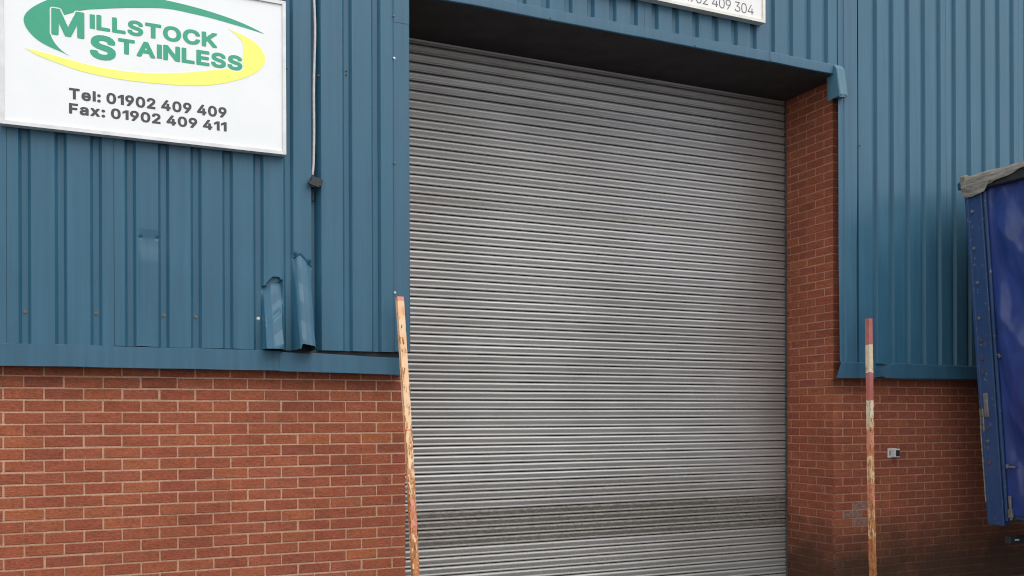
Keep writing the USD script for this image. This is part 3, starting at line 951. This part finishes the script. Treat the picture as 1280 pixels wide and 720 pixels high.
GREEN = [(1.4396, 2.3677), (1.31, 2.4125), (1.1513, 2.4469), (0.9953, 2.4686), (0.8204, 2.4817), (0.6462, 2.4859), (0.4604, 2.4696), (0.2793, 2.4242), (0.1402, 2.3599), (0.0821, 2.3194), (0.0347, 2.2733), (0.0144, 2.2316), (0.0177, 2.1945), (0.0413, 2.1534), (0.0814, 2.1144), (0.1564, 2.0768), (0.2634, 2.0402), (0.2186, 2.0675), (0.1842, 2.1042), (0.1632, 2.1428), (0.1613, 2.2172), (0.19, 2.2612), (0.2468, 2.2906), (0.3238, 2.3271), (0.4372, 2.3583), (0.5804, 2.3895), (0.6931, 2.4098), (0.8414, 2.4292), (0.9568, 2.4257), (1.072, 2.4176), (1.2301, 2.399), (1.3501, 2.3822)]
YELLOW = [(0.0224, 2.0497), (0.0881, 2.0164), (0.1905, 1.9868), (0.3088, 1.9584), (0.4359, 1.9424), (0.5803, 1.9358), (0.7869, 1.9417), (0.9937, 1.9592), (1.1498, 1.9918), (1.2687, 2.0351), (1.3735, 2.0916), (1.4305, 2.15), (1.4489, 2.1944), (1.4349, 2.2423), (1.3903, 2.2932), (1.3097, 2.3343), (1.2127, 2.3651), (1.2615, 2.3301), (1.2978, 2.2911), (1.3053, 2.2384), (1.299, 2.1873), (1.2732, 2.1464), (1.2119, 2.1056), (1.1109, 2.0775), (0.994, 2.0483), (0.8401, 2.0173), (0.6541, 1.994), (0.5077, 1.9919), (0.3652, 2.0014), (0.2247, 2.0219), (0.1222, 2.0373)]


def frame_bars(x0, x1, z0, z1, w, yf, yb):
    """Four mitred frame bars."""
    outer = [(x0, z0), (x1, z0), (x1, z1), (x0, z1)]
    inner = [(x0 + w, z0 + w), (x1 - w, z0 + w), (x1 - w, z1 - w), (x0 + w, z1 - w)]
    bars = []
    for i in range(4):
        j = (i + 1) % 4
        poly = Polygon([outer[i], outer[j], inner[j], inner[i]]).buffer(-0.0006)
        bars.append(flat_xz(poly, yf, yb - yf))
    return bars


def letters(t, shape, yf, depth, mt):
    """Each character of a line as a part of its own."""
    for g in sorted(getattr(shape, "geoms", [shape]), key=lambda q: q.bounds[0]):
        if g.area > 1e-7:
            part(t, "letter", flat_xz(g, yf, depth), mt)


def sign_left():
    t = thing("company_sign", "white framed company sign with green and yellow oval logo on the left sheeting", "sign", (0.73, -0.15, 1.57))
    x0, x1, z0, z1 = -0.115, 1.583, 1.575, 2.606
    w = 0.024
    for b in frame_bars(x0, x1, z0, z1, w, -0.166, -0.104):
        part(t, "frame_bar", b, M_FRAME)
    part(t, "panel", bx(x0 + w, x1 - w, -0.155, -0.110, z0 + w, z1 - w), M_WHITE)
    yf = -0.1566
    big_m = fit(glyphs("M", True, 0.030), 0.1640, 0.3484, 2.1555, 2.3182)
    halo = big_m.buffer(0.0085, join_style=2)
    green = spline(GREEN, (0, 16)).difference(halo)
    white_oval_cut = big_m
    s_shape = fit(glyphs("S", True, 0.045), 0.3796, 0.5285, 2.0422, 2.1968)
    line1 = fit(glyphs("ILLSTOCK", True, 0.038, 0.10), 0.3789, 1.1386, 2.2235, 2.3205)
    line2 = fit(glyphs("TAINLESS", True, 0.038, 0.09), 0.5411, 1.2988, 2.0975, 2.1965)
    yellow = spline(YELLOW, (0, 16)).difference(line2.buffer(0.008))
    part(t, "logo_swoosh", flat_xz(green, yf, 0.0012), M_GREEN, label="green crescent of the logo")
    part(t, "logo_swoosh", flat_xz(yellow, yf, 0.0012), M_YELLOW, label="yellow crescent of the logo")
    letters(t, shapely.union_all([big_m, line1]), yf - 0.0004, 0.0016, M_GREEN)
    letters(t, shapely.union_all([s_shape, line2]), yf - 0.0004, 0.0016, M_GREEN)
    tel, fax = glyphs("Tel: 01902 409 409", True, 0.030, 0.14), glyphs("Fax: 01902 409 411", True, 0.030, 0.14)
    letters(t, fit(tel, 0.2609, 1.1977, 1.7735, 1.8440), yf, 0.0012, M_INK)
    letters(t, fit(fax, 0.2606, 1.1975, 1.6835, 1.7505), yf, 0.0012, M_INK)


def sign_top():
    t = thing("company_sign", "cream framed sign with a thin grey phone number above the shutter", "sign", (4.7, -0.15, 3.14))
    x0, x1, z0, z1 = 3.70, 5.612, 3.140, 4.05
    w = 0.026
    for b in frame_bars(x0, x1, z0, z1, w, -0.168, -0.102):
        part(t, "frame_bar", b, M_CREAMFRAME)
    part(t, "panel", bx(x0 + w, x1 - w, -0.155, -0.110, z0 + w, z1 - w), M_CREAM)
    g = glyphs("01902 409 304", False, -0.012)
    x_end, x_304 = 5.4957, 5.3023
    a, b, c, d = g.bounds
    s304 = glyphs("304", False, -0.012).bounds
    k = (x_end - x_304) / (s304[2] - s304[0])
    width = (c - a) * k
    letters(t, fit(g, x_end - width, x_end, 3.193, 3.193 + 0.083), -0.1566, 0.0012, M_INK2)


sign_left()
sign_top()

# ------------------------------------------------------------------ cable and clip in the lap recess
def cable():
    t = thing("cable", "thin white cable hanging down the sheeting right of the big sign to a black clip", "cable", (1.786, -0.09, 1.40))
    zs = np.linspace(1.478, 4.85, 40)
    xs = 1.786 + 0.006 * np.sin(zs * 3.3) + 0.004 * np.sin(zs * 7.7 + 1)
    xs[0], xs[1] = 1.776, 1.784
    ys = np.full_like(zs, -0.093) + 0.004 * np.sin(zs * 5)
    part(t, "lead", tube(np.stack([xs, ys, zs], 1), 0.0085, 10), M_CABLE, smooth=True)
    # sagging stub of black sheath below the clip
    z2 = np.linspace(1.40, 1.30, 6)
    part(t, "sheath", tube(np.stack([np.full(6, 1.782), np.full(6, -0.065), z2], 1), 0.011, 10), M_BLACK, smooth=True)
    body = chamfered(-0.036, 0.044, -0.026, 0.024, -0.030, 0.026, 0.006)
    lip = chamfered(-0.050, -0.020, -0.030, -0.006, -0.036, -0.012, 0.004)
    lid = chamfered(-0.040, 0.030, -0.032, -0.022, -0.040, -0.016, 0.003)
    c = cat([body, lip, lid])
    c.apply_transform(trimesh.transformations.rotation_matrix(math.radians(14), (0, 1, 0)))
    c.apply_translation((1.790, -0.112, 1.428))
    part(t, "clip", c, M_BLACK)


cable()

# ------------------------------------------------------------------ angle iron posts
def angle_post(label, top, bottom, w, material, seed, twist=0.0):
    top, bottom = np.array(top, float), np.array(bottom, float)
    t = thing("guard_post", label, "post", tuple(bottom), group="posts guarding the shutter opening")
    th = 0.006
    n = 60
    s = np.linspace(0, 1, n)
    # L section, its corner towards the camera's left: one flange along x, one running back
    L = np.array([(0, 0), (w, 0), (w, th), (th, th), (th, w), (0, w)])
    rs = []
    ca, sa = math.cos(twist), math.sin(twist)
    for q in s:
        c = bottom + (top - bottom) * q
        bend = 0.004 * math.sin(q * 5 + seed)
        k = 1 + 0.0
        jit = 0.0009 * (meshkit.noise(np.stack([np.arange(6) * 3.7, np.full(6, q * 40), np.full(6, seed)], -1), seed) - 0.5) * 2
        x, y = (L[:, 0] * ca - L[:, 1] * sa) * k + jit, (L[:, 0] * sa + L[:, 1] * ca) * k + jit
        rs.append(np.stack([c[0] + x + bend, c[1] + y, np.full(6, c[2])], -1))
    v = np.array(rs).reshape(-1, 3)
    f = []
    for i in range(n - 1):
        for j in range(6):
            k = (j + 1) % 6
            f += [[i * 6 + j, i * 6 + k, (i + 1) * 6 + k], [i * 6 + j, (i + 1) * 6 + k, (i + 1) * 6 + j]]
    for base, flip in ((0, True), ((n - 1) * 6, False)):
        for tri in ((0, 1, 2), (0, 2, 3), (0, 3, 4), (0, 4, 5)):
            q = [base + x for x in tri]
            f.append(q[::-1] if flip else q)
    m = trimesh.Trimesh(v, f, process=False)
    m.fix_normals()
    part(t, "angle_bar", m, material)
    # rust flakes along the arris
    r = random.Random(seed)
    fl = []
    for i in range(60):
        q = r.uniform(0.0, 0.62) if r.random() < 0.85 else r.uniform(0.6, 1)
        c = bottom + (top - bottom) * q
        b = chamfered(-r.uniform(.001, .004), r.uniform(.002, .007), -.0018, .0025, -r.uniform(.008, .04), r.uniform(.008, .04), .0008)
        b.apply_transform(trimesh.transformations.rotation_matrix(r.uniform(-.3, .3), (0, 1, 0)))
        bend = 0.004 * math.sin(q * 5 + seed)
        b.apply_translation((c[0] + bend + r.choice([0.0005, 0.0005, w * 0.96, w * 0.5 * r.random()]), c[1] - 0.0002, c[2]))
        fl.append(b)
    part(t, "rust_flake", cat(fl), M_RUST, kind="stuff")
    foot = chamfered(bottom[0] - 0.09, bottom[0] + 0.15, bottom[1] - 0.09, bottom[1] + 0.15, GROUND_Z - 0.05, GROUND_Z + 0.025, 0.012)
    part(t, "concrete_foot", foot, M_SHELL)


angle_post("leaning rusty angle iron post, faded cream paint, left of the shutter", (2.331, -0.25, 0.652), (2.467, -0.25, GROUND_Z - 0.02), 0.047, M_POST_L, 5)
angle_post("upright angle iron post banded red and white, right of the shutter", (6.622, -0.30, 0.667), (6.668, -0.30, GROUND_Z - 0.02), 0.044, M_POST_R, 9)

# ------------------------------------------------------------------ little box on the right wall
def socket_box():
    t = thing("wall_box", "small white plastic outlet box with dark window on right brick wall", "outlet box", (7.2, 0, -0.58))
    part(t, "back_plate", chamfered(7.150, 7.262, -0.010, 0.001, -0.580, -0.492, 0.003), M_PLASTIC)
    body = chamfered(7.192, 7.260, -0.052, -0.010, -0.576, -0.496, 0.005)
    part(t, "body", body, M_PLASTIC)
    part(t, "window", chamfered(7.203, 7.251, -0.056, -0.050, -0.564, -0.508, 0.002), M_PLASTICDARK)
    part(t, "slot", bx(7.166, 7.171, -0.0116, -0.0095, -0.560, -0.512), M_PLASTICDARK)
    part(t, "slot", bx(7.177, 7.182, -0.0116, -0.0095, -0.560, -0.512), M_PLASTICDARK)


socket_box()

# ------------------------------------------------------------------ curtain-sided trailer backed up to the right wall
def trailer():
    Z0, Z1 = -1.19, 1.84
    XL, YE = 7.905, -0.455
    W, LEN = 2.5, 7.0
    lean = math.radians(5.4)
    T = trimesh.transformations.rotation_matrix(-lean, (0, 1, 0), (XL, 0, Z0))
    t = thing("trailer", "blue curtain-sided trailer backed up to the wall at the right edge", "trailer", (XL, YE, GROUND_Z))

    def put(name, m, mt, smooth=False, label=None, parent=None):
        m = m.copy()
        m.apply_transform(T)
        return part(parent or t, name, m, mt, smooth, label)

    X = XL
    post = cat([chamfered(X, X + 0.09, YE - 0.175, YE, Z0, Z1, 0.006), chamfered(X - 0.006, X + 0.02, YE - 0.040, YE - 0.012, Z0 + 0.02, Z1, 0.004)])
    pp = put("corner_post", post, M_TRUCK)
    r = random.Random(8)
    for i, (z, mt) in enumerate([(1.66, M_HUB), (1.33, M_HUB), (1.02, M_HUB), (0.70, M_HUB), (0.50, M_RUSTSPOT), (0.33, M_RUSTSPOT), (0.20, M_RUSTSPOT), (-0.04, M_HUB), (-0.30, M_RUSTSPOT), (-0.42, M_HUB), (-0.62, M_RUSTSPOT)]):
        c = trimesh.creation.cylinder(radius=0.014, height=0.012, sections=12)
        c.apply_transform(trimesh.transformations.rotation_matrix(math.pi / 2, (0, 1, 0)))
        c.apply_translation((X - 0.004, YE - 0.075 + r.uniform(-.006, .006), z))
        put("bolt", c, mt, parent=pp)
    put("lashing_plate", cat([chamfered(X - 0.006, X + 0.004, YE - 0.10, YE - 0.055, -0.20, 0.02, 0.003), chamfered(X - 0.012, X + 0.004, YE - 0.095, YE - 0.06, -0.08, -0.04, 0.004)]), M_HUB, parent=pp)
    put("lashing_plate", chamfered(X - 0.006, X + 0.004, YE - 0.045, YE - 0.006, -0.32, -0.12, 0.003), M_SEAL, parent=pp)
    # worn bright edge strip
    put("edge_strip", chamfered(X - 0.003, X + 0.01, YE - 0.010, YE + 0.003, -0.98, -0.28, 0.002), M_SEAL, parent=pp)
    # tension pole at the end of the curtain
    put("tension_pole", tube([(X + 0.02, YE - 0.20, Z0 + 0.05), (X + 0.02, YE - 0.20, 0.0), (X + 0.02, YE - 0.20, Z1 - 0.03)], 0.016, 12), M_TRUCK, True)
    # curtain
    ys = np.concatenate([np.linspace(YE - 0.215, YE - 1.2, 70), np.linspace(YE - 1.25, YE - LEN + 0.1, 110)])
    zs = np.linspace(Z0 + 0.10, Z1 + 0.02, 120)
    Y, Zg = np.meshgrid(ys, zs)
    d = YE - Y
    bulge = -0.035 * smoothstep(0.22, 0.7, d) * np.sin(np.clip((Zg - Z0) / (Z1 - Z0), 0, 1) * math.pi)
    ph = (d * 5.2 + (Zg) * 2.6)
    folds = 0.022 * np.sin(ph * 1.9) * smoothstep(0.2, 0.4, d) + 0.028 * np.sin(ph * 0.9 + 1.2 + 1.5 * meshkit.noise(np.stack([d * 2, Zg * 1.4, d * 0], -1), 4))
    crumple = 0.055 * (meshkit.fbm(np.stack([d * 5, Zg * 2.2, d * 0], -1), 4, 12) - 0.5)
    tri = np.abs(((d * 1.6 + Zg * 1.15 + 0.35 * meshkit.noise(np.stack([d * 1.5, Zg * 1.1, d * 0], -1), 9)) % 1.0) - 0.5) * 2  # taut diagonal creases
    hang = 0.050 * smoothstep(0.22, 0.34, d) * smoothstep(Z1 - 0.10, Z1 - 0.42, Zg) * smoothstep(Z0, Z0 + 0.5, Zg)
    Xg = X + 0.030 + bulge + 1.3 * folds * smoothstep(0.2, 0.3, d) + crumple * smoothstep(0.2, 0.3, d) - hang * (1 - tri) ** 1.3
    put("curtain", grid_sheet(np.stack([Xg, Y, Zg], -1)[::-1], (0.004, 0, 0)), M_CURTAIN, True, "blue curtain, creased and scuffed")
    # top rail with weathered seal
    rail = chamfered(X - 0.004, X + 0.10, YE - LEN, YE, Z1, Z1 + 0.125, 0.01)
    put("roof_rail", rail, M_CHASSIS)
    n = 120
    yy = np.linspace(YE + 0.004, YE - LEN, n)
    rr = np.array([noise1(yy * 11, 40 + k) for k in range(6)])
    low = Z1 + 0.030 - 0.02 * (rr[0] - 0.5) + 0.05 * smoothstep(0.46, 0.56, -(yy - YE)) * smoothstep(0.55, 0.75, noise1(yy * 16, 77)) + 0.02 * smoothstep(0.30, 0.5, -(yy - YE))
    rows = [np.stack([np.full(n, X + 0.12), yy, np.full(n, Z1 + 0.140) + 0.004 * rr[1]], -1),
            np.stack([np.full(n, X - 0.004), yy, Z1 + 0.138 + 0.006 * rr[2]], -1),
            np.stack([X - 0.014 - 0.006 * rr[3], yy, Z1 + 0.118 + 0.010 * rr[3]], -1),
            np.stack([X - 0.012 - 0.016 * rr[4], yy, Z1 + 0.080 + 0.012 * rr[4]], -1),
            np.stack([X - 0.016 - 0.012 * rr[5], yy, low], -1)]
    put("roof_seal", grid_sheet(np.array(rows)[::-1], (0.003, 0, -0.001)), M_SEAL, 40, "torn, weathered grey strip along the roof edge")
    # loose flap folded over the corner
    F = [(X - 0.026, YE - 0.002, Z1 + 0.042), (X - 0.030, YE - 0.30, Z1 + 0.058), (X - 0.028, YE - 0.23, Z1 - 0.030), (X - 0.026, YE - 0.10, Z1 - 0.052), (X - 0.024, YE - 0.002, Z1 - 0.045)]
    fv = np.array(F)
    flap = trimesh.Trimesh(np.vstack([fv, fv + (0.006, 0, 0)]), [[0, 1, 2], [0, 2, 3], [0, 3, 4], [5, 7, 6], [5, 8, 7], [5, 9, 8]] + [[i, 5 + i, (i + 1) % 5] for i in range(5)] + [[(i + 1) % 5, 5 + i, 5 + (i + 1) % 5] for i in range(5)], process=False)
    flap.fix_normals()
    put("seal_flap", flap, M_SEAL, label="grey flap folded over the top corner")
    put("corner_clamp", cat([chamfered(X - 0.034, X + 0.02, YE - 0.050, YE + 0.006, Z1 + 0.03, Z1 + 0.150, 0.006)]), M_SEAL)
    put("corner_lamp", chamfered(X - 0.02, X + 0.05, YE, YE + 0.055, Z1 + 0.035, Z1 + 0.105, 0.012), M_TRUCK, label="small blue lug at the top corner")
    # body
    put("bulkhead", bx(X + 0.092, X + W - 0.09, YE - 0.07, YE - 0.01, Z0 + 0.25, Z1 + 0.08), M_TRUCK)
    put("corner_post", chamfered(X + W - 0.09, X + W, YE - 0.17, YE, Z0, Z1, 0.006), M_TRUCK)
    put("roof", bx(X + 0.06, X + W - 0.03, YE - LEN, YE - 0.01, Z1 + 0.126, Z1 + 0.134), M_SEAL)
    put("bed", bx(X + 0.05, X + W - 0.02, YE - LEN, YE - 0.18, Z0 + 0.16, Z0 + 0.27), M_CHASSIS)
    put("side_rail", chamfered(X + 0.045, X + 0.075, YE - LEN, YE - 0.19, Z0 + 0.06, Z0 + 0.33, 0.005), M_TRUCK, label="scuffed blue side rail under the curtain")
    put("curtain", bx(X + W - 0.03, X + W - 0.02, YE - LEN, YE - 0.18, Z0 + 0.28, Z1), M_CURTAIN)
    put("front_wall", bx(X + 0.03, X + W - 0.03, YE - LEN, YE - LEN + 0.06, Z0 + 0.28, Z1), M_TRUCK)
    put("strap_buckle", cat([chamfered(X + 0.0, X + 0.02, YE - 0.26, YE - 0.235, Z0 + 0.06, Z0 + 0.28, 0.004), chamfered(X - 0.008, X + 0.025, YE - 0.27, YE - 0.225, Z0 + 0.08, Z0 + 0.16, 0.005)]), M_HUB)
    for z in (0.33, -0.66):
        put("curtain_hook", cat([chamfered(X - 0.012, X + 0.02, YE - 0.262, YE - 0.240, z, z + 0.035, 0.004), chamfered(X - 0.008, X + 0.012, YE - 0.33, YE - 0.262, z + 0.006, z + 0.022, 0.003)]), M_HUB)
    # under-run bar and chassis, level with the ground
    part(t, "underrun_bar", chamfered(XL + 0.10, XL + W - 0.25, YE - 0.16, YE - 0.10, -1.36, -1.29, 0.008), M_CHASSIS)
    for x in (XL + 0.16, XL + 0.38):
        part(t, "reflector", chamfered(x, x + 0.055, YE - 0.166, YE - 0.156, -1.333, -1.318, 0.003), M_REFLECT)
    part(t, "chassis_beam", bx(XL + 0.55, XL + 0.67, YE - LEN, YE - 0.15, -1.30, -1.02), M_CHASSIS)
    part(t, "chassis_beam", bx(XL + 1.65, XL + 1.77, YE - LEN, YE - 0.15, -1.30, -1.16), M_CHASSIS)
    for yy in (-1.9, -3.1):
        for x in (XL + 0.16, XL + W - 0.52):
            y = trimesh.creation.revolve(np.array([(0.28, 0.02), (0.44, 0.0), (0.485, 0.03), (0.50, 0.08), (0.50, 0.24), (0.485, 0.29), (0.44, 0.32), (0.28, 0.30)]), sections=40)
            h = trimesh.creation.revolve(np.array([(0.0, 0.06), (0.10, 0.04), (0.13, 0.10), (0.22, 0.12), (0.279, 0.05), (0.279, 0.27), (0.0, 0.27)]), sections=32)
            R = trimesh.transformations.rotation_matrix(math.pi / 2, (0, 1, 0))
            for m, nm, mt in ((y, "tyre", M_TYRE), (h, "wheel_hub", M_HUB)):
                m = m.copy()
                m.fix_normals()
                m.apply_transform(R)
                m.apply_translation((x, yy, GROUND_Z + 0.50))
                part(t, nm, m, mt, 40)


trailer()

# ------------------------------------------------------------------ grit at the wall's foot
def grit():
    r = random.Random(21)
    ms = []
    for i in range(24):
        x, y = r.uniform(6.4, 8.9), -abs(r.gauss(0, 0.09)) - 0.01
        s = r.uniform(0.004, 0.016)
        m = trimesh.creation.icosphere(subdivisions=1, radius=s)
        m.vertices *= np.array([1, r.uniform(.6, 1), r.uniform(.4, .8)])
        m.vertices += np.array([x, y, GROUND_Z + s * 0.4])
        ms.append(m)
    p = "/World/grit"
    usdkit.mesh(stage, p, cat(ms), M_STONE, smooth=60)
    data(stage.GetPrimAtPath(p), label="loose pale grit along the foot of the right wall", category="grit", kind="stuff")


grit()
